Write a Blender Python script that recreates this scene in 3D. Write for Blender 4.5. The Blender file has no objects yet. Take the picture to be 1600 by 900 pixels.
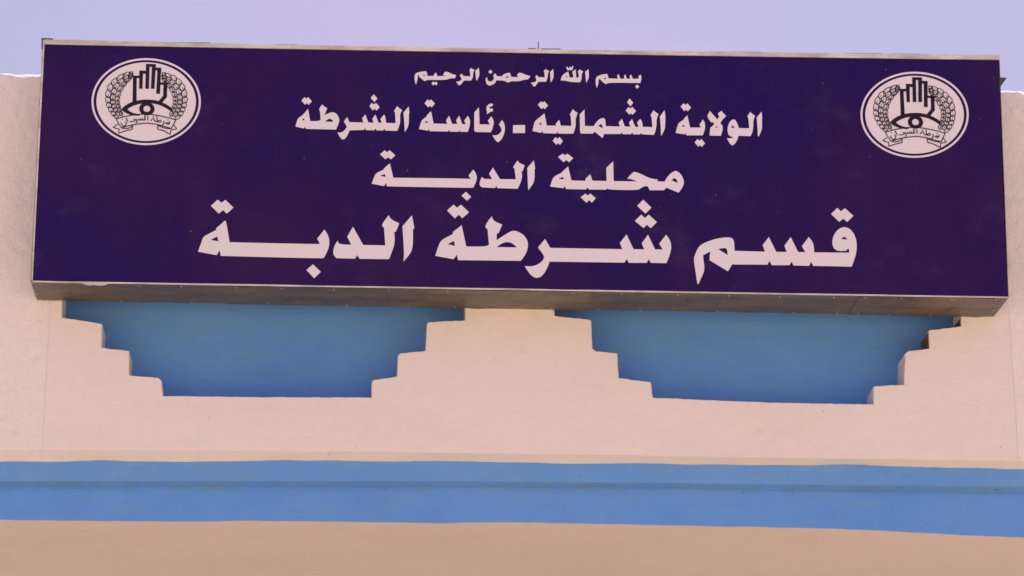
import bpy, bmesh, math, random
from mathutils import Vector, Matrix, noise
from mathutils.geometry import tessellate_polygon

S = bpy.context.scene
COL = S.collection
random.seed(7)

# ------------------------------------------------------------------ camera
F = 5036.0                                     # focal length in photo pixels (1600 wide)
DY = Vector((-253, 1364, F)).normalized()      # world +Y seen in the camera (right, down, forward)
DZ = Vector((86, -18593, F)); DZ = (DZ - DY * DZ.dot(DY)).normalized()
DX = DY.cross(DZ)
RIGHT = Vector((DX.x, DY.x, DZ.x)); DOWN = Vector((DX.y, DY.y, DZ.y)); FWD = Vector((DX.z, DY.z, DZ.z))
EYE = Vector((-0.85, -14.8, 1.6))
cam = bpy.data.objects.new('camera', bpy.data.cameras.new('camera'))
COL.objects.link(cam)
cam.matrix_world = Matrix.Translation(EYE) @ Matrix((RIGHT, -DOWN, -FWD)).transposed().to_4x4()
cam.data.lens = F / 1600 * 36; cam.data.sensor_width = 36; cam.data.sensor_fit = 'HORIZONTAL'
cam.data.clip_end = 5000
S.camera = cam
S.cycles.filter_width = 1.6

# ------------------------------------------------------------------ sky, sun, exposure
SUN_EL, SUN_AZ = math.radians(68), math.radians(20)      # azimuth from +Y: high behind the building, facade in shade
w = bpy.data.worlds.new('World'); S.world = w; w.use_nodes = True
nt = w.node_tree; nt.nodes.clear()
out = nt.nodes.new('ShaderNodeOutputWorld'); bg = nt.nodes.new('ShaderNodeBackground')
sky = nt.nodes.new('ShaderNodeTexSky'); sky.sky_type = 'NISHITA'; sky.sun_disc = False
sky.sun_elevation = SUN_EL; sky.sun_rotation = SUN_AZ; sky.air_density = 1.0; sky.dust_density = 2.0; sky.ozone_density = 1.0
tc = nt.nodes.new('ShaderNodeTexCoord')
nz = nt.nodes.new('ShaderNodeTexNoise'); nz.inputs['Scale'].default_value = 5.0; nz.inputs['Detail'].default_value = 4
mp = nt.nodes.new('ShaderNodeMapping'); mp.inputs['Scale'].default_value = (1, 1, 3)
rmp = nt.nodes.new('ShaderNodeMapRange'); rmp.inputs['From Min'].default_value = .35; rmp.inputs['From Max'].default_value = .7
rmp.inputs['To Min'].default_value = .42; rmp.inputs['To Max'].default_value = .62
mx = nt.nodes.new('ShaderNodeMix'); mx.data_type = 'RGBA'
HAZE = (6.4, 4.9, 7.6, 1)                                   # thin high veil of cloud
nt.links.new(tc.outputs['Generated'], mp.inputs['Vector']); nt.links.new(mp.outputs['Vector'], nz.inputs['Vector'])
nt.links.new(nz.outputs['Fac'], rmp.inputs['Value']); nt.links.new(rmp.outputs['Result'], mx.inputs['Factor'])
nt.links.new(sky.outputs['Color'], mx.inputs['A']); mx.inputs['B'].default_value = HAZE
nt.links.new(mx.outputs['Result'], bg.inputs['Color']); bg.inputs['Strength'].default_value = 0.089
nt.links.new(bg.outputs['Background'], out.inputs['Surface'])
sl = bpy.data.lights.new('sun', 'SUN'); sl.energy = 5.0; sl.angle = math.radians(0.5); sl.color = (1, .95, .90)
so = bpy.data.objects.new('sun', sl); COL.objects.link(so)
sd = Vector((math.sin(SUN_AZ) * math.cos(SUN_EL), math.cos(SUN_AZ) * math.cos(SUN_EL), math.sin(SUN_EL)))
so.rotation_euler = sd.to_track_quat('Z', 'Y').to_euler(); so.location = (0, 0, 30)
S.view_settings.view_transform = 'Standard'; S.view_settings.look = 'None'
S.view_settings.gamma = 1.0; S.view_settings.exposure = 0.35

# ------------------------------------------------------------------ helpers
def at(px, py, Y):
    """point of the vertical plane y=Y seen at photo pixel (px, py)"""
    d = RIGHT * ((px - 800) / F) + DOWN * ((py - 450) / F) + FWD
    return EYE + d * ((Y - EYE.y) / d.y)

def mat(name, build):
    m = bpy.data.materials.new(name); m.use_nodes = True
    n = m.node_tree; b = n.nodes['Principled BSDF']
    build(n, b); return m

def N(n, t, **kw):
    x = n.nodes.new(t)
    for k, v in kw.items():
        if k in x.inputs.keys(): x.inputs[k].default_value = v
        else: setattr(x, k, v)
    return x

def coords(n, scale=(1, 1, 1)):
    g = n.nodes.new('ShaderNodeNewGeometry'); m = n.nodes.new('ShaderNodeMapping')
    m.inputs['Scale'].default_value = scale
    n.links.new(g.outputs['Position'], m.inputs['Vector']); return m.outputs['Vector']

def noisef(n, vec, scale, detail=6, rough=.6, lo=.3, hi=.7, dist=0.0):
    t = N(n, 'ShaderNodeTexNoise', Scale=scale, Detail=detail, Roughness=rough, Distortion=dist)
    n.links.new(vec, t.inputs['Vector'])
    r = n.nodes.new('ShaderNodeMapRange'); r.inputs['From Min'].default_value = lo; r.inputs['From Max'].default_value = hi
    n.links.new(t.outputs['Fac'], r.inputs['Value']); return r.outputs['Result']

def mix(n, fac, a, b, blend='MIX', amount=None):
    m = n.nodes.new('ShaderNodeMix'); m.data_type = 'RGBA'; m.blend_type = blend
    if amount is not None:
        q = N(n, 'ShaderNodeMath', operation='MULTIPLY'); q.inputs[1].default_value = amount
        n.links.new(fac, q.inputs[0]); fac = q.outputs[0]
    if isinstance(fac, float): m.inputs['Factor'].default_value = fac
    else: n.links.new(fac, m.inputs['Factor'])
    for s, v in (('A', a), ('B', b)):
        if isinstance(v, tuple): m.inputs[s].default_value = (*v, 1)
        else: n.links.new(v, m.inputs[s])
    return m.outputs['Result']

def bump(n, h, strength, dist, prev=None):
    b = N(n, 'ShaderNodeBump', Strength=strength, Distance=dist)
    n.links.new(h, b.inputs['Height'])
    if prev is not None: n.links.new(prev, b.inputs['Normal'])
    return b.outputs['Normal']

def bevel(n, radius):
    b = N(n, 'ShaderNodeBevel', Radius=radius); b.samples = 4; return b.outputs['Normal']

def mesh_obj(name, verts, faces, m, parent=None, smooth=False):
    me = bpy.data.meshes.new(name); me.from_pydata([tuple(v) for v in verts], [], faces); me.update()
    bm = bmesh.new(); bm.from_mesh(me); bmesh.ops.recalc_face_normals(bm, faces=bm.faces); bm.to_mesh(me); bm.free()
    if m: me.materials.append(m)
    if smooth: me.polygons.foreach_set('use_smooth', [True] * len(me.polygons))
    o = bpy.data.objects.new(name, me); COL.objects.link(o)
    if parent: put(o, parent)
    return o

def put(o, parent):
    o.parent = parent
    o.matrix_parent_inverse = WORLD_OF[parent.name].inverted()

WORLD_OF = {}
def empty(name, loc, label=None, cat=None):
    o = bpy.data.objects.new(name, None); COL.objects.link(o); o.location = loc
    o.empty_display_size = .3
    WORLD_OF[o.name] = Matrix.Translation(loc)
    if label: o['label'] = label
    if cat: o['category'] = cat
    return o

def reg(o): WORLD_OF[o.name] = Matrix.Identity(4) if o.parent is None else Matrix.Identity(4); return o

class Acc:
    """collects solids, links them as one mesh"""
    def __init__(s): s.v = []; s.f = []
    def poly(s, loops, t=0.0008, lift=0.0, Y=None):
        """loops: lists of 3-D points on a plane y=const, [outer, hole...]; extruded by t towards -Y"""
        base = len(s.v); pts = []; rng = []
        for L in loops:
            rng.append((len(pts), len(L))); pts += [Vector(p) for p in L]
        tris = tessellate_polygon([[Vector((p.x, p.z, 0)) for p in map(Vector, L)] for L in loops])
        for p in pts: s.v.append((p.x, p.y - lift - t, p.z))
        for p in pts: s.v.append((p.x, p.y - lift, p.z))
        n = len(pts)
        for a, b, c in tris: s.f.append((base + a, base + b, base + c))
        for st, ln in rng:
            for i in range(ln):
                j = (i + 1) % ln
                s.f.append((base + st + i, base + st + j, base + n + st + j, base + n + st + i))
    def hexa(s, c8):
        b = len(s.v); s.v += [tuple(c) for c in c8]
        s.f += [tuple(b + i for i in q) for q in ((0,1,2,3),(7,6,5,4),(0,4,5,1),(1,5,6,2),(2,6,7,3),(3,7,4,0))]
    def box(s, x0, x1, y0, y1, z0, z1):
        s.hexa([(x0,y0,z0),(x1,y0,z0),(x1,y1,z0),(x0,y1,z0),(x0,y0,z1),(x1,y0,z1),(x1,y1,z1),(x0,y1,z1)])
    def make(s, name, m, parent=None, smooth=False): return mesh_obj(name, s.v, s.f, m, parent, smooth)

def smoothloop(p, it=1):
    """Chaikin corner cutting only where the outline turns gently"""
    for _ in range(it):
        q = []; n = len(p)
        for i in range(n):
            a, b, c = Vector(p[i-1]), Vector(p[i]), Vector(p[(i+1) % n])
            u, v = b - a, c - b
            if u.length > 1e-6 and v.length > 1e-6 and u.angle(v) < math.radians(38):
                q += [tuple(b + (a - b) * .25), tuple(b + (c - b) * .25)]
            else: q.append(tuple(b))
        p = q
    return p

# ------------------------------------------------------------------ materials
CREAM = (.82, .73, .73)
def wall_mat(rough):
    def f(n, b):
        v = coords(n)
        c = mix(n, noisef(n, v, 1.6, 5), CREAM, (.83, .74, .73), amount=.6)
        c = mix(n, noisef(n, v, 9, 8, .7, .45, .75), c, (.70, .60, .53), amount=.25 if rough else .22)
        vs = coords(n, (6, 6, .8))
        c = mix(n, noisef(n, vs, 1.3, 6, .7, .52, .8), c, (.62, .54, .48), amount=.25 if rough else .14)
        if rough:
            c = mix(n, noisef(n, v, 5, 9, .75, .55, .7), c, (.90, .86, .85), amount=.8)
            c = mix(n, .6, c, (.90, .82, .82))
            sp = noisef(n, v, 24, 6, .8, .62, .70)
            c = mix(n, sp, c, (.92, .90, .88), amount=.6)
            c = mix(n, noisef(n, v, 11, 8, .8, .56, .66), c, (.60, .52, .46), amount=.35)
            vz = coords(n, (9, 9, 2.2))
            c = mix(n, noisef(n, vz, 2.0, 7, .75, .60, .72), c, (.42, .35, .31), amount=.40)
        else:
            c = mix(n, noisef(n, v, .7, 3, .5, .40, .62), c, (.85, .76, .77), amount=.6)
            c = mix(n, noisef(n, v, 6, 7, .75, .60, .70), c, (.66, .57, .50), amount=.22)
        # hairline cracks, only here and there
        wv = N(n, 'ShaderNodeVectorMath', operation='ADD'); dn = N(n, 'ShaderNodeTexNoise', Scale=5, Detail=4)
        n.links.new(v, dn.inputs['Vector']); n.links.new(v, wv.inputs[0])
        sc = N(n, 'ShaderNodeVectorMath', operation='SCALE'); sc.inputs['Scale'].default_value = .35
        n.links.new(dn.outputs['Color'], sc.inputs[0]); n.links.new(sc.outputs[0], wv.inputs[1])
        vo = N(n, 'ShaderNodeTexVoronoi', feature='DISTANCE_TO_EDGE', Scale=2.2); n.links.new(wv.outputs[0], vo.inputs['Vector'])
        cr = n.nodes.new('ShaderNodeMapRange'); cr.inputs['From Min'].default_value = .006; cr.inputs['From Max'].default_value = .001
        n.links.new(vo.outputs['Distance'], cr.inputs['Value'])
        cm = N(n, 'ShaderNodeMath', operation='MULTIPLY'); n.links.new(cr.outputs['Result'], cm.inputs[0]); n.links.new(noisef(n, v, 2.7, 3, .5, .55, .66), cm.inputs[1])
        c = mix(n, cm.outputs[0], c, (.50, .42, .37), amount=.2)
        # sparse dark chips
        c = mix(n, noisef(n, v, 38, 3, .5, .725, .76), c, (.33, .26, .22), amount=.55)
        n.links.new(c, b.inputs['Base Color'])
        b.inputs['Roughness'].default_value = .8; b.inputs['Specular IOR Level'].default_value = .25
        nb = bevel(n, .012)
        nb = bump(n, noisef(n, v, 2.2, 4, .5, 0, 1), .8 if rough else .5, .04, nb)
        nb = bump(n, noisef(n, v, 16, 8, .65, 0, 1), .9 if rough else .7, .014 if rough else .009, nb)
        nb = bump(n, noisef(n, v, 120, 4, .6, 0, 1), .4, .002, nb)
        n.links.new(nb, b.inputs['Normal'])
    return f
M_wall = mat('smooth_cream_plaster', wall_mat(False))
M_rough = mat('rough_cream_plaster', wall_mat(True))
def blue(n, b):
    v = coords(n); vs = coords(n, (1, 1, 5))
    c = mix(n, noisef(n, v, 2.4, 6), (.105, .295, .75), (.145, .355, .81), amount=.8)
    c = mix(n, noisef(n, vs, 4, 8, .7, .48, .72), c, (.17, .35, .56), amount=.5)
    c = mix(n, noisef(n, coords(n, (1.5, 1, 4)), 7, 9, .8, .55, .7), c, (.08, .22, .42), amount=.4)
    c = mix(n, noisef(n, v, 30, 5, .7, .66, .74), c, (.07, .16, .28), amount=.5)
    # dust and mould lodged along the groove of the cornice
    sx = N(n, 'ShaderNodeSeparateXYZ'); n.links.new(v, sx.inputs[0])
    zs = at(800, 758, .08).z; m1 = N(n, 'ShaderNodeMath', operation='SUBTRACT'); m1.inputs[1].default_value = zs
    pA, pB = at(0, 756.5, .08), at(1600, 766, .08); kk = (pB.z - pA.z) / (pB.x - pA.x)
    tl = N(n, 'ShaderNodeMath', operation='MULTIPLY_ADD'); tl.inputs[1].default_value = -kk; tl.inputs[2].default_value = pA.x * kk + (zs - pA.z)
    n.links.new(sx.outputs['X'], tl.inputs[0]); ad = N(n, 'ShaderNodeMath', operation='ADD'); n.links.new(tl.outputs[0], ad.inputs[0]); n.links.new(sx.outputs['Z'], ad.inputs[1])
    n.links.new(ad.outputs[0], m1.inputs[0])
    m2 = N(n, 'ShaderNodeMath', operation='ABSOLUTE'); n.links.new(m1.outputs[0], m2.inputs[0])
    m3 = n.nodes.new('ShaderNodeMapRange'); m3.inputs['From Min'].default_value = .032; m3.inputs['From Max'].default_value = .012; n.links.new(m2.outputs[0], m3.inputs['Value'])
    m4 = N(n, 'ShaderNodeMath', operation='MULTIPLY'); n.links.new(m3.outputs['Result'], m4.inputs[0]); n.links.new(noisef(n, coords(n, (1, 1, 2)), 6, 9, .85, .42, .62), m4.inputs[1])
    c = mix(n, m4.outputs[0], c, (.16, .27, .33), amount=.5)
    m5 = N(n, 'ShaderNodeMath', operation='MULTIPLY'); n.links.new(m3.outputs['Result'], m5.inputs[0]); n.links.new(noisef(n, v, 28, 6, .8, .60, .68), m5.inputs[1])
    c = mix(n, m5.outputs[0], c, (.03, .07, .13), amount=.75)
    n.links.new(c, b.inputs['Base Color']); b.inputs['Roughness'].default_value = .6; b.inputs['Specular IOR Level'].default_value = .3
    nb = bevel(n, .01)
    nb = bump(n, noisef(n, v, 3, 5, .55, 0, 1), .35, .02, nb)
    nb = bump(n, noisef(n, v, 40, 6, .6, 0, 1), .3, .004, nb)
    n.links.new(nb, b.inputs['Normal'])
M_blue = mat('blue_paint', blue)
def vinyl(col, col2, amt, spec):
    def f(n, b):
        v = coords(n); vs = coords(n, (3.5, 1, .7))
        c = mix(n, noisef(n, v, 1.1, 6, .6, .35, .65), col, col2, amount=amt)
        c = mix(n, noisef(n, vs, 2.5, 6, .65, .5, .8), c, tuple(x * .75 + .012 for x in col2), amount=amt * .3)
        c = mix(n, noisef(n, coords(n, (95, 1, 38)), 1.0, 2, .5, .775, .80), c, (.50, .46, .48), amount=.40)
        c = mix(n, noisef(n, coords(n, (1, 1, 1.6)), 2.6, 8, .75, .56, .74), c, (.16, .12, .14) if col[0] < .1 else col2, amount=.12)
        n.links.new(c, b.inputs['Base Color'])
        b.inputs['Roughness'].default_value = .5; b.inputs['Specular IOR Level'].default_value = spec
        nb = bump(n, noisef(n, v, 1.6, 2, .5, 0, 1), .35, .03)
        n.links.new(bump(n, noisef(n, vs, 9, 4, .5, 0, 1), .12, .004, nb), b.inputs['Normal'])
    return f
M_purple = mat('purple_printed_vinyl', vinyl((.017, .005, .098), (.034, .010, .078), .9, .08))
M_white = mat('white_printed_vinyl', vinyl((.78, .72, .82), (.75, .69, .76), .6, .12))
M_ink = mat('black_print', vinyl((.018, .010, .030), (.026, .016, .034), .5, .12))
def metal(n, b):
    v = coords(n, (1, 1, 1)); vs = coords(n, (.8, 4, 4))
    c = mix(n, noisef(n, vs, 3, 7, .7, .35, .7), (.19, .155, .13), (.085, .072, .065))
    c = mix(n, noisef(n, v, 4, 9, .8, .50, .62), c, (.27, .16, .09), amount=.6)
    c = mix(n, noisef(n, coords(n, (.5, 1, 1)), 1.7, 4, .6, .45, .62), c, (.105, .10, .095), amount=.7)
    c = mix(n, noisef(n, v, 11, 8, .8, .54, .64), c, (.035, .03, .03), amount=.7)
    n.links.new(c, b.inputs['Base Color']); b.inputs['Metallic'].default_value = .25
    b.inputs['Roughness'].default_value = .5
    n.links.new(bump(n, noisef(n, vs, 4, 3, .5, 0, 1), .3, .01), b.inputs['Normal'])
M_metal = mat('weathered_sheet_metal', metal)
def trim(n, b):
    v = coords(n, (1, 4, 4))
    c = mix(n, noisef(n, v, 4, 8, .75, .4, .65), (.72, .68, .66), (.42, .37, .34))
    n.links.new(c, b.inputs['Base Color']); b.inputs['Roughness'].default_value = .5; b.inputs['Metallic'].default_value = .1
M_trim = mat('pale_edge_strip', trim)
def screw(n, b):
    c = mix(n, noisef(n, coords(n), 20, 3), (.62, .60, .58), (.42, .38, .34)); n.links.new(c, b.inputs['Base Color'])
    b.inputs['Metallic'].default_value = .4; b.inputs['Roughness'].default_value = .35
M_screw = mat('screw_metal', screw)
def dark(n, b):
    c = mix(n, noisef(n, coords(n), 20, 3), (.05, .05, .05), (.09, .08, .07)); n.links.new(c, b.inputs['Base Color'])
    b.inputs['Roughness'].default_value = .6
M_dark = mat('dark_iron', dark)
def brick(n, b):
    v = coords(n)
    c = mix(n, noisef(n, v, 18, 6, .7), (.22, .12, .075), (.07, .045, .035)); n.links.new(c, b.inputs['Base Color'])
    b.inputs['Roughness'].default_value = .9; n.links.new(bump(n, noisef(n, v, 40, 6, .7, 0, 1), .8, .01), b.inputs['Normal'])
M_brick = mat('exposed_brick', brick)
def sand(n, b):
    v = coords(n)
    c = mix(n, noisef(n, v, .25, 8), (.64, .515, .33), (.58, .455, .28))
    c = mix(n, noisef(n, v, 12, 8, .7), c, (.68, .565, .36), amount=.4)
    n.links.new(c, b.inputs['Base Color']); b.inputs['Roughness'].default_value = .95
    n.links.new(bump(n, noisef(n, v, 6, 8, .7, 0, 1), .5, .05), b.inputs['Normal'])
M_sand = mat('sand', sand)

# ------------------------------------------------------------------ ground
g = Acc(); g.v = [(-1500,-1500,0),(1500,-1500,0),(1500,1500,0),(-1500,1500,0)]; g.f = [(0,1,2,3)]
o = g.make('ground', M_sand); o['kind'] = 'structure'

# ------------------------------------------------------------------ building
bld = empty('building', (0, 0, 0), 'flat-roofed building with a cream plaster parapet, stepped blue niches and a blue cornice band', 'building')
DN = .21                       # niche depth
YP = -.004                     # face of the smooth middle panel, proud of the rough wall ends

def lerp_table(tab, x):
    if x <= tab[0][0]: (x0, y0), (x1, y1) = tab[0], tab[1] ; return y0 if x < tab[0][0] - 1 else y0
    if x >= tab[-1][0]: return tab[-1][1]
    for (x0, y0), (x1, y1) in zip(tab, tab[1:]):
        if x0 <= x <= x1: return y0 + (y1 - y0) * (x - x0) / (x1 - x0)

def rag(pts, step=4, amp=.6, seed=0, closed=True):
    """subdivide a pixel outline and roughen it a little, like a hand-cut plaster edge"""
    q = []; n = len(pts)
    for i in range(n if closed else n - 1):
        a, b = Vector(pts[i]), Vector(pts[(i+1) % n]); k = max(1, int((b - a).length / step))
        for j in range(k):
            p = a + (b - a) * (j / k)
            d = Vector((noise.noise((p.x * .06, p.y * .06, seed)), noise.noise((p.x * .06, p.y * .06, seed + 9)))) * amp
            d += Vector((noise.noise((p.x * .4, p.y * .4, seed)), noise.noise((p.x * .4, p.y * .4, seed + 5)))) * amp * .8
            q.append(tuple(p + d))
    if not closed: q.append(tuple(pts[-1]))
    return q

n_left = [(97,345),(97,473),(97,496.4),(128,501),(160,506.7),(158.6,543.7),(180,546),(202,548.7),(202,586.6),(247,590.4),(252.5,595),(254.4,618.7),
          (400,620.5),(580.6,621.2),(580.6,597.5),(583,594),(620.3,588.4),(622,556),(625,552.5),(664.7,548.4),(667.3,506),(671,503.5),(727,500.6),(727,482),(727,345)]
n_right = [(866,345),(866,483),(867,494),(924,500),(925.6,545),(931,549),(964,552),(967,591),(1017,597),(1020,621.5),(1200,629),(1364.9,632),(1364.9,604),(1413,601),
           (1414,553),(1419,549),(1452,545),(1451.3,516.4),(1501.7,510.2),(1501.7,494.6),(1501.7,345)]
NL, NR = rag(n_left, seed=1), rag(n_right, seed=4)

# smooth middle panel of the parapet, with the two stepped openings cut through it
row0 = [(-400,701),(0,703.8),(200,705),(400,705.8),(600,707),(800,710),(1000,712.5),(1200,716),(1400,718),(1600,721),(2000,727)]
row1 = [(-400,722),(0,721.2),(100,721.2),(160,718.8),(200,720.8),(300,721.5),(400,720),(450,718.8),(500,719.5),(600,721),(680,720),(800,722.5),(900,724.5),(1000,723.8),(1050,725),
        (1120,726),(1200,726.5),(1250,727.2),(1300,725.8),(1350,726.2),(1400,728.8),(1500,731),(1600,733),(2000,741)]
row2 = [(-400,752),(0,752.5),(400,752),(600,751.3),(800,753),(1000,754.5),(1200,757),(1400,758.8),(1600,761),(2000,765)]
row3 = [(-400,761),(0,761),(400,760.5),(800,761),(1000,762.5),(1200,766),(1400,768),(1600,771),(2000,777)]
row4 = [(-400,806),(0,812),(100,813.8),(300,815),(400,813.8),(600,816),(700,817.5),(750,816.5),(800,816),(900,818),(1000,820),(1200,823.8),(1300,826),(1400,830.5),(1500,836),(1600,840),(2000,852)]
panel_px = [(92,122)] + [(92,300),(78,480),(66,700)]
bot = [(x, lerp_table(row0, x)) for x in range(66, 1592, 12)] + [(1592, lerp_table(row0, 1592))]
outer = [(88,118),(88,300),(78,480),(70,620)] + bot + [(1584,600),(1578,500),(1560,300),(1548,141)]
top = [(1400,137),(1000,131),(600,125),(200,119)]
outer = outer + top
A = Acc()
A.poly([[at(x, y, YP) for x, y in outer], [at(x, y, YP) for x, y in NL], [at(x, y, YP) for x, y in NR]], t=0.0, lift=0.0)
# drop the zero-height skirt made by poly() and add real reveals
npt = len(outer) + len(NL) + len(NR)
A.v = A.v[:npt]; A.f = [f for f in A.f if len(f) == 3]
def skirt(a, loop, y0, y1):
    b = len(a.v); n = len(loop)
    fr = [at(x, y, y0) for x, y in loop]
    a.v += [tuple(p) for p in fr] + [(p.x, y1, p.z) for p in fr]
    for i in range(n):
        j = (i + 1) % n; a.f.append((b + i, b + j, b + n + j, b + n + i))
skirt(A, NL, YP, YP + DN); skirt(A, NR, YP, YP + DN); skirt(A, outer, YP, .004)
A.make('parapet_panel', M_wall, bld)
# blue niche backs
for loop in (NL, NR):
    P = [at(x, y, YP) for x, y in loop]
    q = Acc(); cx = sum(p.x for p in P) / len(P); cz = sum(p.z for p in P) / len(P)
    q.poly([[Vector((p.x + (.02 if p.x > cx else -.02), YP + DN - .001, p.z + (.02 if p.z > cz + .1 else -.02))) for p in P]], t=.001)
    bb = q.make('niche_back', M_blue, bld)

for (xf, ya, yb) in ((1451.6, 519, 543), (1501.7, 497, 509)):
    p0, p1 = at(xf, ya, YP), at(xf, yb, YP); a = Acc(); n_ = 6
    for i in range(n_ + 1):
        for k_ in range(4):
            p = p0.lerp(p1, i / n_)
            a.v.append((p.x - .004 - .004 * abs(noise.noise((i * .9, k_ * .9, xf))), YP + .012 + (DN - .02) * k_ / 3, p.z))
    for i in range(n_):
        for k_ in range(3): a.f.append((i*4+k_, i*4+k_+1, (i+1)*4+k_+1, (i+1)*4+k_))
    a.make('exposed_brick', M_brick, bld)

# rough wall ends left and right of the panel, and the parapet core behind (cream, hidden mostly)
def wall_piece(pxa, pxb, name, m, Y=0.0, thick=.26):
    """vertical strip between pixel columns, from parapet top line to the row0 line"""
    n = 400; a = Acc(); tops = []; bots = []
    for i in range(n + 1):
        x = pxa + (pxb - pxa) * i / n
        ty = 114.5 + (x / 1600) * 27.5 + 1.2 * noise.noise((x * .03, 0, 2)) + .9 * noise.noise((x * .15, 0, 2)) + .6 * noise.noise((x * .6, 0, 2))
        tops.append(at(x, ty, Y)); bots.append(at(x, lerp_table(row0, x), Y))
    v = []
    for t, b_ in zip(tops, bots):
        ch = .013 + .012 * noise.noise((t.x * 9, 0, 4)) + .008 * noise.noise((t.x * 33, 0, 4))
        v += [(t.x, t.y + ch * .9, t.z + .006 * noise.noise((t.x * 21, 2, 4))), (b_.x, b_.y, b_.z), (t.x, t.y + thick, t.z + .004), (b_.x, b_.y + thick, b_.z), (t.x, t.y, t.z - ch * 1.1)]
    f = []
    for i in range(n):
        a0 = 5 * i; b0 = a0 + 5
        f += [(a0+1, b0+1, b0+4, a0+4), (a0+4, b0+4, b0, a0), (a0, b0, b0+2, a0+2), (a0+2, b0+2, b0+3, a0+3), (a0+3, b0+3, b0+1, a0+1)]
    e = 5 * n
    f += [(0,2,3,1,4), (e+0,e+4,e+1,e+3,e+2)]
    return mesh_obj(name, v, f, m, bld)
wall_piece(-1300, 97-3, 'parapet_wall', M_rough)
wall_piece(1530, 2900, 'parapet_wall', M_rough)
# middle core: behind the niches
c0, c1 = at(94, 118, .0), at(1530, 141, .0)
a = Acc(); zb = at(800, 708, 0).z
a.box(c0.x + .001, c1.x - .001, YP + DN + .004, .26, zb, min(c0.z, c1.z) - .004)
a.make('parapet_core', M_wall, bld)
# coping of the middle stretch: fills between the panel face and the core above the niches
a = Acc(); zt = at(800, 330, YP).z + .0
a.box(c0.x + .002, c1.x - .002, YP + .006, YP + DN + .002, zt + .06, min(c0.z, c1.z) - .006)
a.make('parapet_coping', M_wall, bld)

# cornice: cream chamfer, blue upper band, seam, blue lower band; profile rows along the facade
Y0, Y1, Y2, Y3, Y4 = 0.0, .055, .075, .105, .10
xs = list(range(-1300, 2901, 10))
def band(name, rA, yA, rB, yB, m, wob=0.0, sub=1, wobA=0.0):
    v = []; f = []; n = len(xs)
    for x in xs:
        wa = noise.noise((x * .02, 1, 3)) * wobA + noise.noise((x * .11, 1, 3)) * wobA * .5
        wb = noise.noise((x * .02, 1, 7)) * wob + noise.noise((x * .11, 1, 7)) * wob * .5
        pa = at(x, lerp_table(rA, x) + wa, yA); pb = at(x, lerp_table(rB, x) + wb, yB)
        v += [pa, pb]
    for i in range(n - 1): f.append((2*i, 2*i+1, 2*i+3, 2*i+2))
    return v, f
def rows_obj(name, rows, m):
    """rows: list of (table, y, wobble, seed)"""
    v = []; f = []; k = len(rows)
    for x in xs:
        for tab, y, wb, sd_ in rows:
            dy = noise.noise((x * .02, 1, sd_)) * wb + noise.noise((x * .11, 1, sd_)) * wb * .6
            y_ = (YP if 66 < x < 1592 else 0.0) if sd_ == 0 else y + noise.noise((x * .008, 3, sd_)) * .004
            v.append(at(x, lerp_table(tab, x) + dy, y_))
    for i in range(len(xs) - 1):
        for j in range(k - 1):
            f.append((i*k+j, i*k+j+1, (i+1)*k+j+1, (i+1)*k+j))
    return mesh_obj(name, v, f, m, bld, smooth=False)
rows_obj('cornice_chamfer', [(row0, Y0, 0, 0), (row1, Y1, .8, 7)], M_wall)
off = lambda t, d: [(x, y + d) for x, y in t]
rows_obj('cornice_band', [(row1, Y1, .8, 7), (off(row2, 0), Y2, .6, 11), (off(row3, -1.5), Y3 + .004, .8, 13), (off(row3, 1.5), Y3, .8, 13), (row4, Y4, .7, 17)], M_blue)
# soffit of the porch below the band: recedes under the roof
zc = at(800, 816, Y4).z
v = []; f = []; prof = [(0, 0), (.03, .006), (.6, .02), (1.2, .03), (2.1, .04)]
for x in xs:
    p = at(x, lerp_table(row4, x) + noise.noise((x * .02, 1, 17)) * .7 + noise.noise((x * .11, 1, 17)) * .42, Y4 + noise.noise((x * .008, 3, 17)) * .004)
    for dy, dz in prof: v.append((p.x, p.y + dy, p.z + dz))
k = len(prof)
for i in range(len(xs) - 1):
    for j in range(k - 1): f.append((i*k+j, i*k+j+1, (i+1)*k+j+1, (i+1)*k+j))
mesh_obj('porch_soffit', v, f, M_wall, bld)
xa, xb = at(-1290, 700, 0).x, at(2890, 700, 0).x
a = Acc(); a.box(xa, xb, 2.0, 2.25, 0, zc + .2); a.make('porch_wall', M_wall, bld)
a = Acc(); a.box(xa, xb, .261, 9, zc + .22, zc + .40); a.make('roof_slab', M_wall, bld)
a = Acc()
for x in (xa + .2, xb - .6):
    a = Acc(); a.box(x, x + .4, .16, .52, 0, zc - .1); a.make('porch_column', M_wall, bld)

# ------------------------------------------------------------------ sign
YS = YP - .002                 # back of the cabinet against the panel
YF = YS - .31                  # front face
TL, TR, BR, BL = (67.5,62.5), (1561,87), (1575.2,465.5), (48.5,440.5)
sign = empty('sign', at(812, 480, (YS + YF) / 2), 'long purple box sign with white Arabic lettering and two oval emblems on the parapet', 'sign')
redge = [(1561,87),(1560.3,100),(1561,118),(1562,150),(1563.5,200),(1566,270),(1569,350),(1571.7,400),(1574,450),(1575.2,465.5)]
ledge = [(48.5,440.5),(52,370),(56,290),(60,210),(64,130),(67.5,62.5)]
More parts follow.
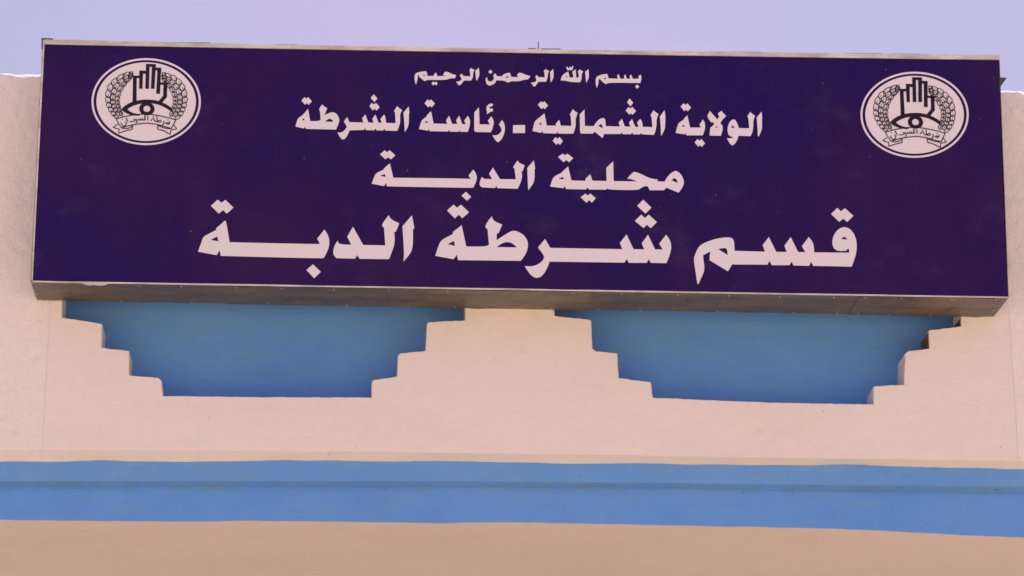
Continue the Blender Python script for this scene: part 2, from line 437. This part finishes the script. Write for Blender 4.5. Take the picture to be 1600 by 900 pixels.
# face
outl = [(67.5,69)] + [(67.5 + (1561-67.5) * i/10, 69 + 24 * i/10 + .9 * math.sin(math.pi * i / 10)) for i in range(1, 11)] + redge[1:] + [(1575.2 - 1526.7*i/10, 465.0 - 25*i/10) for i in range(1, 10)] + ledge[:-1]
q = Acc(); q.poly([[at(x, y, YF + .004) for x, y in outl]], t=.004)
q.make('face_panel', M_purple, sign)
def bar(px0, px1, w0, w1, Y, t, m, name, lab=None, n=1, jag=0, sag=(0, 0)):
    """strip between two pixel points, spanning w0..w1 pixels below (horizontal strip)"""
    a = Acc(); P = []; Q = []
    for i in range(n + 1):
        u = i / n; x = px0[0] + (px1[0] - px0[0]) * u; y = px0[1] + (px1[1] - px0[1]) * u
        sg = math.sin(math.pi * u) ** .7 if 0 < u < 1 else 0
        P.append((x, y + w0 + sag[0] * sg + jag * noise.noise((x * .05, 0, 5)))); Q.append((x, y + w1 + sag[1] * sg))
    a.poly([[at(x, y, Y) for x, y in P] + [at(x, y, Y) for x, y in reversed(Q)]], t=t)
    ob = a.make(name, m, sign)
    if lab: ob['label'] = lab
    return ob
bar((67.0,62.5), (1561.5,87), -1, 6.8, YF, .006, M_trim, 'edge_strip', 'pale strip along the top edge', 60, 1.0, (3.2, 1.3))
bar((48.5,440.5), (1575.2,465.5), -1.6, .7, YF, .004, M_trim, 'edge_strip', 'thin pale line along the bottom edge', 40, .5)
a = Acc(); a.poly([[at(x + .0, y, YF) for x, y in ledge] + [at(x + 2.6, y, YF) for x, y in reversed(ledge)]], t=.004)
lo = a.make('edge_strip', M_trim, sign); lo['label'] = 'thin pale line down the left edge'
# bottom sheets, each its own piece, lapped and screwed
bot_front = lambda x: 441.2 + (x - 48.5) * (25.0 / 1526.7)
bot_back = lambda x: 469.3 + (x - 58.5) * (25.5 / 1494)
def under(u, w):    # u along front edge px, w 0 front ..1 back
    pf = at(u, bot_front(u), YF); pk_x = 58.5 + (u - 48.5) * (1494 / 1526.7); pb = at(pk_x, bot_back(pk_x), YS)
    return pf.lerp(pb, w)
cuts = [48.5, 352, 925, 1343, 1553, 1575.2]
for i, (u0, u1) in enumerate(zip(cuts, cuts[1:])):
    v = []; f = []; n = max(2, int((u1 - u0) / 12)); d = .003 * (i % 2)
    for j in range(n + 1):
        u = u0 + (u1 + (2 if i < 4 else 0) - u0) * j / n
        for k_ in range(5):
            p = under(u, k_ / 4)
            sag = .004 * noise.noise((u * .012, k_ * .6, 8)) * math.sin(math.pi * k_ / 4) 
            if k_ == 4: sag = .004 * noise.noise((u * .03, 5, 8))
            v.append((p.x, p.y, p.z - d + sag))
    for j in range(n):
        for k_ in range(4): f.append((j*5+k_, j*5+k_+1, (j+1)*5+k_+1, (j+1)*5+k_))
    nb = len(v); v += [(x, y, z + .0015) for x, y, z in map(tuple, v)]
    f += [tuple(nb + t for t in reversed(q_)) for q_ in f]
    mesh_obj('bottom_sheet', v, f, M_metal, sign)
# sides, top, back
def quad_slab(p, name, m, thick):
    nrm = (Vector(p[1]) - Vector(p[0])).cross(Vector(p[3]) - Vector(p[0])).normalized() * thick
    a = Acc(); a.hexa([Vector(x) for x in p] + [Vector(x) + nrm for x in p]); return a.make(name, m, sign)
f_tl, f_tr, f_br, f_bl = at(67.5, 68.5, YF + .005), at(1561, 92.5, YF + .005), at(*BR, YF + .005), at(*BL, YF + .005)
b_bl, b_br = under(cuts[0], 1), under(cuts[-1], 1)
b_tl = Vector((b_bl.x + (f_tl.x - f_bl.x), YS, f_tl.z + (b_bl.z - f_bl.z) * .3)); b_tr = Vector((b_br.x + (f_tr.x - f_br.x), YS, f_tr.z + (b_br.z - f_br.z) * .3))
up = Vector((0, 0, .004))
quad_slab([f_bl + up, b_bl + up, b_tl, f_tl], 'side_sheet', M_metal, -.003)
quad_slab([f_br + up, b_br + up, b_tr, f_tr], 'side_sheet', M_metal, .003)
quad_slab([f_tl, f_tr, b_tr, b_tl], 'top_sheet', M_trim, -.003)
# screws
front = [61.6, 140, 217.7, 283, 368.6, 440, 522, 608, 700, 793, 895, 972, 1060, 1140, 1220, 1304, 1352, 1410, 1489, 1558, 1568]
back = [75, 190, 300, 420, 542, 637.5, 711, 759, 859, 934, 1000, 1120, 1239, 1307, 1340, 1388, 1452.6, 1530]
bmx = bmesh.new(); bmesh.ops.create_uvsphere(bmx, u_segments=8, v_segments=5, radius=.0046)
for vv in bmx.verts: vv.co.z *= .6
sm = bpy.data.meshes.new('screw'); bmx.to_mesh(sm); bmx.free(); sm.materials.append(M_screw)
spots = [under(u, .07) for u in front] + [under(48.5 + (u - 58.5) * 1526.7 / 1494, .93) for u in back] + [under(1569, .35), under(1566, .62), under(52, .6)]
for p in spots:
    s_ = bpy.data.objects.new('screw', sm); COL.objects.link(s_); s_.location = p - Vector((0, 0, .0035)); put(s_, sign)
# top-left corner bracket, right rear bracket
a = Acc(); a.poly([[at(x, y, YF) for x, y in [(65.2,60.6),(83,61.2),(83,62.6),(67.2,62.2),(66.6,79),(65.2,77)]]], t=.012); a.make('corner_angle', M_dark, sign)
a = Acc(); a.poly([[at(x, y, YS - .03) for x, y in [(1545,122.5),(1571,123.2),(1571,124.6),(1562,137.5),(1545,138)]]], t=.02); bo = a.make('wall_bracket', M_dark, sign)
bo['label'] = 'dark bracket showing past the right edge above the wall'
# lifted flakes of sheet along the top edge
for x0, x1, h in ((824, 840, 2.2), (845, 878, 2.0), (1100, 1190, .8), (1318, 1380, 1.4), (1392, 1440, 1.6), (430, 466, 1.2), (270, 330, 1.0), (1535, 1558, 1.2)):
    y = 62.5 + (x0 - 67) / 1494 * 24.5 + 2.6 * math.sin(math.pi * (x0 - 67) / 1494) ** .7
    a = Acc(); a.poly([[at(x0, y - .5, YF), at(x1, y, YF), at(x1 - 3, y - h, YF), at(x0 + 1, y - h - .3, YF)]], t=.01, lift=-.01)
    a.make('lifted_strip', M_metal, sign)

a = Acc(); a.poly([[at(x, y, YF) for x, y in [(126,442.5),(135,443),(150,442.6),(170,443),(164,445.6),(156,446.6),(146,445.4),(136,445.6)]]], t=.006)
a.make('peeled_strip', M_trim, sign)

# thin rod behind the sign, set into the parapet top
rb = at(840.5, 133, .10); rt = at(841.2, 65, .10)
a = Acc(); r0, r1 = .0045, .0022
ring = 8
for (c, r) in ((Vector((rb.x, rb.y, rb.z - .06)), r0), (rt, r1)):
    for i in range(ring): a.v.append((c.x + r * math.cos(i*math.tau/ring), c.y + r * math.sin(i*math.tau/ring), c.z))
for i in range(ring): a.f.append((i, (i+1) % ring, ring + (i+1) % ring, ring + i))
a.f.append(tuple(range(ring, 2*ring)))
ro = a.make('rod', M_dark); ro['label'] = 'thin dark metal rod rising from the parapet behind the middle of the sign'; ro['category'] = 'metal rod'

# ------------------------------------------------------------------ lettering
CROP = {'A':(300,300,6.43),'B':(480,300,6.43),'C':(670,300,6.43),'D':(860,300,6.43),'E':(1070,300,6.4286),'F':(1200,300,6.427),'G':(1080,380,12.86),
        'H':(570,230,10),'I':(700,230,10),'J':(850,230,6.9565),'K':(450,140,8),'L':(640,140,8.421),'M':(820,140,8),'N':(1010,140,8),
        'O':(640,90,8.421),'P':(820,90,8.421),'Q':(130,80,5.625),'R':(200,95,16.07),'S':(235,105,16.07),'U':(160,150,16.07),'V':(220,160,16.07)}
def parse(s):
    """'A x,y x,y B x,y ...' -> photo pixels"""
    c = None; r = []
    for t in s.split():
        if t in CROP: c = CROP[t]
        else:
            x, y = map(float, t.split(',')); r.append((c[0] + x / c[2], c[1] + y / c[2]))
    return r
LINES = {
'largest line of lettering, at the bottom': [
 ['A 335,285 345,310 378,505 B 0,523 130,523 100,470 172,378 195,410 215,450 222,490 220,540 205,590 180,640 165,665 0,665 A 288,642 278,585 248,635 60,600 90,520 110,460 130,440 170,420 243,382 243,365','A 187,483 253,447 265,495'],
 ['A 258,78 297,108 335,80 417,157 350,218 312,182 270,218 190,140'],
 ['B 57,727 137,803 70,867 -8,785'],
 ['B 305,490 315,515 345,528 442,530 402,450 460,350 563,533 785,537 772,360 752,340 757,315 820,232 830,260 860,285 925,315 890,400 875,400 880,490 872,540 855,590 822,675 525,672 503,635 480,670 295,665 270,640 260,605 268,560 285,520'],
 ['B 1052,235 1076,360 1062,378 1063,500 1055,570 1035,620 967,700 975,620 957,345'],
 ['C 248,128 285,158 322,128 404,203 337,264 300,228 263,266 183,187'],
 ['C 330,335 376,548 570,550 605,530 590,375 568,355 572,330 600,285 633,245 642,275 665,298 737,328 702,412 683,415 680,485 750,440 810,402 855,387 900,400 950,430 985,475 997,520 993,570 970,630 925,692 295,685 280,630 250,675 65,642 100,530 125,490 165,462 240,425 243,402',
  'C 187,525 252,492 265,542','C 680,555 735,515 790,500 840,515 885,557'],
 ['C 1168,472 1220,562 D 722,575 698,512 765,427 835,575 942,577 918,515 980,430 1052,577 1128,578 1093,520 1162,430 1190,465 1210,510 1215,560 1205,610 1185,670 1165,715 1010,712 988,675 967,712 787,712 768,672 745,710 0,700 C 1213,700 1195,750 1165,810 1130,850 1090,865 1050,855 1010,820 963,745 1010,748 1060,743 1110,720 1145,690 1160,655 1145,620 1097,558'],
 ['D 932,78 1015,157 955,218 872,140'],
 ['D 912,228 950,262 987,228 1070,303 1008,364 970,330 935,362 848,292'],
 ['E 430,455 465,460 485,475 495,500 500,592 805,600 782,535 843,452 F 82,602 188,603 165,540 228,453 302,603 375,605 340,545 408,453 440,490 458,530 463,607 815,610 815,575 800,570 790,588 740,595 690,588 660,565 645,520 648,470 670,415 715,365 765,352 810,362 850,400 880,455 892,530 888,600 870,670 840,750 455,742 432,702 413,742 255,738 238,700 215,735 38,735 15,692 -6,730 E 475,728 G 738,565 365,340 383,165 235,245 262,460 262,540 240,610 140,830 120,800 85,560 50,320 70,250 110,150 160,60 E 190,515 240,494 300,475 370,460','G 540,120 650,95 700,105 722,130 735,240','F 740,475 745,458 765,450 785,460 797,478 768,476'],
 ['F 695,160 733,195 772,163 858,240 795,302 755,268 715,300 633,222'],
],
'third line of lettering, medium size': [
 ['H 392,255 445,478 I 0,487 358,495 320,445 395,350 430,400 450,450 448,510 425,575 390,635 0,630 H 345,612 335,555 300,608 108,570 160,430 190,400 290,355 300,330','H 245,447 315,417 322,468'],
 ['H 310,50 347,80 387,48 477,128 408,192 367,158 325,190 237,112'],
 ['I 280,697 362,775 297,838 210,758'],
 ['I 533,465 560,495 690,500 642,415 703,318 812,500 1060,503 1040,335 1015,315 1085,208 1110,245 1198,285 1165,375 1148,380 1158,440 1148,520 1090,650 770,640 753,600 738,638 530,630 500,605 490,570 510,500'],
 ['I 1340,208 1362,335 1350,350 1355,450 1340,560 1255,672 1250,600 1238,325'],
 ['J 262,210 298,362 450,367 450,345 502,295 527,365 680,368 677,225 752,155 757,370 1008,372 960,350 905,342 940,300 965,275 990,267 1040,285 1120,325 1170,343 1238,352 1228,372 1310,375 1340,325 1380,280 1430,257 1470,275 1500,315 1523,370 1515,420 1465,495 1328,440 1305,468 1150,468 1125,423 1090,425 1060,440 1020,468 715,462 685,450 670,462 490,460 475,440 455,460 240,455 225,420 212,447 67,428 90,350 115,315 190,280 200,265','J 158,343 205,322 215,352','J 1385,362 1415,335 1440,350 1455,390'],
 ['J 203,70 230,88 255,70 317,120 272,165 242,140 212,163 152,108'],
 ['J 450,505 475,527 502,503 562,555 520,605 490,575 462,605 398,545'],
],
'second line of lettering, with a dash in the middle': [
 ['K 208,95 230,115 252,95 298,148 258,192 235,170 213,190 167,138'],
 ['K 250,242 278,395 380,395 408,380 400,270 390,250 398,225 430,185 442,205 490,235 455,322 500,300 530,288 565,283 600,297 630,335 642,375 635,420 600,500 228,492 213,465 200,487 93,462 115,385 130,355 190,315','K 170,382 200,357 208,388','K 462,402 490,375 520,363 550,375 570,403'],
 ['K 738,345 768,408 940,412 928,360 965,310 1005,412 1068,415 1055,365 1092,312 1132,415 1172,416 1155,370 1200,312 1220,350 1225,418 1345,420 1340,290 1325,268 1365,207 1385,228 1428,260 1400,300 1402,400 1395,440 1365,517 1215,512 1203,485 1190,512 1105,510 1095,485 1080,508 975,507 963,483 950,505 770,510 745,570 715,612 685,627 655,605 618,535 660,540 705,515 735,470 725,440 698,402'],
 ['K 1508,210 1518,290 1510,300 1512,400 1500,470 1460,530 1453,400 1443,292'],
 ['K 1072,60 1117,112 1080,158 1033,105'],
 ['K 1042,168 1072,185 1102,168 1147,220 1107,262 1085,240 1062,262 1018,210'],
 ['L 237,130 260,150 283,130 332,185 290,235 268,212 245,235 197,180'],
 ['L 282,285 315,448 495,452 480,405 520,345 560,452 628,453 612,405 652,345 692,453 740,455 718,410 765,345 790,385 797,430 790,480 765,558 665,555 655,535 645,555 530,553 518,530 505,552 263,547 250,515 242,542 123,520 150,430 165,400 225,355 222,345','L 195,435 230,408 242,438'],
 ['L 912,235 920,458 1055,460 1030,410 1075,352 1100,395 1108,440 1095,500 1070,562 870,558 850,540 852,300'],
 ['L 1075,182 1100,195 1085,220 1055,228 1045,240 1060,250 1095,250 1095,285 1065,293 1015,325 1020,290 1008,260 1015,220 1040,192'],
 ['L 1215,400 1245,445 1255,500 1250,560 1225,630 1190,680 1160,693 1130,670 1088,600 1130,605 1175,590 1210,545 1205,500 1175,460'],
 ['L 1362,468 1518,468 1518,572 1360,572'],
 ['M 205,147 225,165 245,147 290,200 250,245 230,225 208,245 163,190'],
 ['M 245,298 275,450 390,452 388,425 430,378 450,452 583,455 575,330 562,315 600,245 618,265 660,292 632,370 637,430 628,490 605,552 420,550 407,525 395,550 228,545 215,515 203,542 95,517 118,420 135,385 190,345','M 168,435 205,410 210,440'],
 ['M 382,595 408,615 435,595 475,645 440,692 413,668 395,692 348,640'],
 ['M 745,250 750,455 865,458 880,425 915,385 950,362 985,355 1005,375 1012,458 1190,462 1172,415 1213,365 1250,462 1320,465 1302,415 1340,368 1380,465 1425,467 1402,415 1443,367 1465,400 1475,467 N 75,470 65,340 50,322 90,258 105,278 150,305 125,372 128,430 118,500 95,567 0,562 M 1465,560 1453,540 1440,560 1355,560 1342,535 1328,558 1222,558 1212,535 1198,555 990,555 973,607 875,528 850,550 700,550 690,530 687,310','M 918,452 950,432 968,440 975,487'],
 ['M 1310,113 1355,165 1320,210 1278,158'],
 ['M 1295,220 1318,235 1345,218 1390,270 1348,315 1325,297 1310,315 1262,265'],
 ['N 225,258 240,345 235,360 235,450 225,510 183,580 178,450 168,340'],
 ['N 463,172 487,192 512,172 557,225 517,272 495,250 473,270 428,213'],
 ['N 512,322 545,475 680,475 665,435 707,375 730,415 735,465 725,520 703,572 500,572 487,540 477,560 365,542 390,450 405,415 470,375 470,362','N 440,460 467,437 477,465'],
 ['N 638,618 663,640 687,618 732,672 692,718 668,693 650,717 603,662'],
 ['N 795,268 830,310 885,375 910,340 893,300 940,265 955,290 995,330 930,400 925,425 950,450 955,500 930,577 790,575 798,480 830,450 852,432 835,410 810,410 775,365 762,325','N 860,475 880,455 897,475'],
 ['N 1085,372 1110,380 1140,430 1155,482 1285,485 1275,350 1262,335 1298,278 1315,300 1358,328 1335,385 1335,480 1325,530 1303,582 1150,578 1140,620 1110,675 1075,700 1045,680 1005,608 1050,612 1090,595 1060,590 1025,565 1012,510 1020,450 1045,395','N 1058,478 1068,455 1085,452 1100,480'],
 ['N 1438,278 1448,350 1443,365 1445,470 1435,520 1400,592 1392,580 1390,480 1378,350'],
],
'smallest line of lettering, at the top': [
 ['O 82,358 65,290 65,240 85,205 150,185 215,180 228,200 232,242 318,243 318,228 347,195 365,245 485,243 438,230 465,188 500,187 555,217 613,232 595,272 535,272 470,297 235,292 195,310 125,252 128,225 108,240 105,290','O 170,235 195,222 205,245'],
 ['O 310,315 330,330 350,315 370,345 345,365 328,352 308,365 287,340'],
 ['O 682,210 712,245 800,247 795,180 785,165 810,138 825,150 855,162 835,200 835,255 810,302 715,302 690,340 655,368 635,350 612,318 650,315 685,290 680,265 660,240'],
 ['O 908,135 918,190 915,250 880,308 870,250 865,175'],
 ['O 1125,205 1150,245 1210,247 1245,215 1300,200 1325,205 1335,255 1435,258 1415,240 1415,225 1440,200 1480,205 1530,230 1590,245 1560,285 1490,295 1450,312 1330,310 1300,330 1230,300 1140,300 1130,330 1100,355 1050,370 1015,350 1000,310 1003,275 1020,260 1025,300 1060,318 1100,300 1110,265 1098,240','O 1260,262 1290,240 1300,270'],
 ['O 1065,160 1092,190 1065,215 1035,188'],
 ['P 160,230 180,258 262,260 258,195 250,175 275,152 290,165 320,178 302,215 300,270 280,318 180,318 155,355 125,385 100,360 80,330 120,330 150,310 150,275 135,250'],
 ['P 375,152 380,270 340,328 335,250 332,190'],
 ['P 470,300 490,240 530,205 572,185 590,262 640,262 632,215 625,185 670,155 675,262 712,262 705,195 698,180 722,158 738,168 768,185 748,215 748,275 730,325 600,322 550,305','P 530,255 555,240 560,260'],
 ['P 545,125 558,165 625,165 640,115 625,110 615,140 605,120 590,122 585,142 570,140 560,120'],
 ['P 838,155 845,270 808,330 800,260 795,185'],
 ['P 945,400 930,330 935,270 960,240 1040,218 1085,218 1095,240 1100,275 1225,278 1215,235 1235,220 1255,278 1310,280 1305,240 1325,222 1340,278 1385,280 1380,240 1400,225 1420,280 1495,280 1500,240 1525,225 1537,270 1520,335 1100,328 1065,352 1000,300 990,280 970,290 968,350','P 1035,280 1060,258 1072,285'],
 ['P 1478,355 1505,382 1478,412 1452,382'],
]}
for lab, glyphs in LINES.items():
    a = Acc()
    for gl in glyphs:
        a.poly([[at(x, y, YF) for x, y in smoothloop(parse(s), 2)] for s in gl], t=.0006, lift=.0006)
    lo = a.make('lettering', M_white, sign); lo['label'] = lab

# ------------------------------------------------------------------ emblems
def emblem(kind):
    if kind == 0: T = lambda p: p
    else:
        def T(p):
            qx, qy = (p[0] - 130) * 5.625, (p[1] - 80) * 5.625
            return (1330 + (qx + (-24 + .056 * qy)) / 5.625, 100 + (qy + 4) / 5.625)
    EC = (228.4, 158.9) if kind == 0 else (1429.0, 179.4)
    k = 1.0 if kind == 0 else .99
    def ell(rx, ry, n=72, c=EC): return [(c[0] + rx * k * math.cos(i * math.tau / n), c[1] + ry * k * math.sin(i * math.tau / n)) for i in range(n)]
    a = Acc()
    a.poly([[at(x, y, YF) for x, y in ell(85.4, 67.9)], [at(x, y, YF) for x, y in ell(82.3, 64.9)]], t=.0005, lift=.0006)
    a.poly([[at(x, y, YF) for x, y in ell(77.8, 61.5)]], t=.0005, lift=.0006)
    em = a.make('emblem', M_white, sign); em['label'] = ('left' if kind == 0 else 'right') + ' white oval emblem with hand, eye, wreath and ribbon'
    d = Acc(); cnt = [0]
    def P(pts, holes=(), fat=.4):
        cnt[0] += 1
        def grow(L, k_):
            L = [Vector(p) for p in L]; n_ = len(L)
            ar = sum(L[i-1].x * L[i].y - L[i].x * L[i-1].y for i in range(n_)); sg = (1 if ar > 0 else -1) * k_
            R2 = []
            for i in range(n_):
                t = ((L[i] - L[i-1]).normalized() + (L[(i+1) % n_] - L[i]).normalized()).normalized()
                R2.append(L[i] + Vector((t.y, -t.x)) * sg)
            return [tuple(p) for p in R2]
        loops = [[T(p) for p in grow(L, (fat if j == 0 else -fat))] if fat else [T(p) for p in L] for j, L in enumerate((pts, *holes))]
        d.poly([[at(x, y, YF) for x, y in L] for L in loops], t=.0003, lift=.0012 + .00022 * (cnt[0] % 9))
    def stroke(pts, w):
        """polyline in photo pixels with width w"""
        pts = [Vector(p) for p in pts]; L = []; R_ = []
        for i, p in enumerate(pts):
            t = (pts[min(i+1, len(pts)-1)] - pts[max(i-1, 0)]).normalized(); nn = Vector((-t.y, t.x)) * w / 2
            L.append(tuple(p + nn)); R_.append(tuple(p - nn))
        P(L + R_[::-1], fat=0)
    for s in ('R 130,390 215,390 212,1030 118,1044','R 130,382 300,375 300,435 135,440','R 290,258 375,262 360,705 285,700','R 290,253 460,258 460,325 290,322',
              'R 458,90 540,92 520,705 440,702','R 458,88 690,92 690,150 458,148','R 610,95 695,95 660,705 580,700','R 680,180 830,185 830,245 680,240',
              'R 745,185 832,188 800,830 712,825','R 800,548 980,552 980,605 800,600','S 335,385 420,385 412,750 325,728','S 325,725 412,750 290,890 195,870'):
        P(parse(s))
    P(parse('Q 335,515 365,485 400,463 440,446 480,436 525,430 570,429 610,431 650,438 685,450 720,465 755,486 787,510 770,528 735,503 700,485 670,472 640,464 605,458 570,456 525,458 480,466 448,476 420,488 400,500 385,512 405,529 430,543 465,553 500,559 490,568 430,563 375,542'))
    c = parse('Q 560,508')[0]
    cir = lambda rx, ry: [(c[0] + rx / 5.625 * math.cos(i * math.tau / 32), c[1] + ry / 5.625 * math.sin(i * math.tau / 32)) for i in range(32)]
    P(cir(65, 56), (cir(33, 30),))
    SW = 1.5
    for s, ww in (('Q 290,597 350,579 430,563 495,556 560,554 620,560 680,571 760,589 815,606', SW),('Q 815,604 795,645 773,684', 1.5),
              ('Q 776,682 700,660 640,643 560,634 480,641 400,657 333,677', SW),('Q 288,594 312,638 337,678', 1.5),
              ('Q 305,642 262,671', SW),('Q 262,671 316,686', SW),('Q 316,682 313,722', SW),('Q 313,721 370,702 432,688', SW),('Q 432,690 434,655', 1.4),('Q 335,675 365,684 400,678 430,662', SW),
              ('Q 655,648 655,688', 1.4),('Q 655,686 710,702 766,732', SW),('Q 766,732 771,690', SW),('Q 795,646 822,684', SW),('Q 822,684 770,694', SW),('Q 655,654 710,676 765,684', SW)):
        stroke(parse(s), ww)
    # ribbon writing
    TW = 1.55
    for s in ('V 728,478 716,545 690,552 650,537 608,522','V 690,550 692,508','V 655,540 660,498','V 583,468 572,530 548,572 522,592','V 690,455 700,440','V 660,448 672,440',
              'V 500,500 516,460 488,440 450,462 425,485','V 402,350 417,482','V 500,502 420,488 345,470','V 345,470 328,402 292,412 252,470','V 300,362 332,366',
              'V 176,348 176,462','V 104,338 110,452 60,446 0,440','U 1062,500 1062,600 1000,604 950,604 905,610','U 1000,605 1002,555','U 955,606 957,562','U 905,612 905,570',
              'U 870,585 830,590 835,620 875,618 878,640 840,688','U 790,575 810,625 780,645 690,650','U 590,548 618,600 645,658','U 575,640 605,690 575,752 520,765 480,715 468,668','U 495,586 510,592'):
        stroke(parse(s), TW)
    # wreath: rows of little grains along each branch
    def q(x, y): return (130 + x / 5.625, 80 + y / 5.625)
    Lo = [(300,592),(255,556),(222,500),(203,430),(213,335),(268,255),(368,196),(438,182)]
    Li = [(352,572),(330,520),(316,470),(312,425),(328,355),(368,292),(415,250),(440,215)]
    Ro = [(822,600),(868,556),(893,500),(909,430),(893,330),(845,255),(765,206),(690,190)]
    Ri = [(757,578),(778,520),(794,470),(798,425),(785,365),(745,305),(715,275),(692,240)]
    def interp(L, t):
        u = t * (len(L) - 1); i = min(int(u), len(L) - 2); u -= i
        def cr(a_, b_, c_, d_): return .5 * (2*b_ + (c_-a_)*u + (2*a_-5*b_+4*c_-d_)*u*u + (3*b_-a_-3*c_+d_)*u**3)
        g_ = lambda k_: L[max(0, min(len(L) - 1, k_))]
        return Vector((cr(g_(i-1)[0], g_(i)[0], g_(i+1)[0], g_(i+2)[0]), cr(g_(i-1)[1], g_(i)[1], g_(i+1)[1], g_(i+2)[1])))
    for O_, I_ in ((Lo, Li), (Ro, Ri)):
        nrow = 11
        for i in range(nrow):
            for lane, (la, lb) in enumerate(((.0, .36), (.34, .68), (.66, 1.0))):
                sh = (0, .045, .02)[lane]; t0 = i / nrow + sh; t1 = (i + 1.35) / nrow + sh
                if t0 > .97: continue
                t1 = min(t1, 1.0); mid = (la + lb) / 2
                base = interp(O_, t0).lerp(interp(I_, t0), mid)
                tip = interp(O_, t1).lerp(interp(I_, t1), mid + (-.16, -.02, .12)[lane])
                tm = (t0 + t1) / 2
                wid = (interp(O_, tm) - interp(I_, tm)).length * (lb - la) * .56
                ax = tip - base; nn = Vector((-ax.y, ax.x)).normalized() * wid
                for sgn in (-1, 1):
                    pts = [base + ax * u + nn * sgn * (math.sin(math.pi * u ** .8)) for u in (0, .15, .35, .55, .78, 1)]
                    stroke([q(*p) for p in pts], 1.2)
                stroke([q(*(base + ax * .22)), q(*(base + ax * (.62 if lane else .5)))], .6 if lane == 0 else .8)
                if lane == 2: stroke([q(*(base + ax * .3 + nn * .4)), q(*(base + ax * .75 + nn * .3))], .6)
    dr = d.make('emblem_drawing', M_ink)
    dr.parent = em; dr.matrix_parent_inverse = WORLD_OF[sign.name]; dr.matrix_parent_inverse = Matrix.Identity(4)
    return em
for kd in (0, 1): emblem(kd)
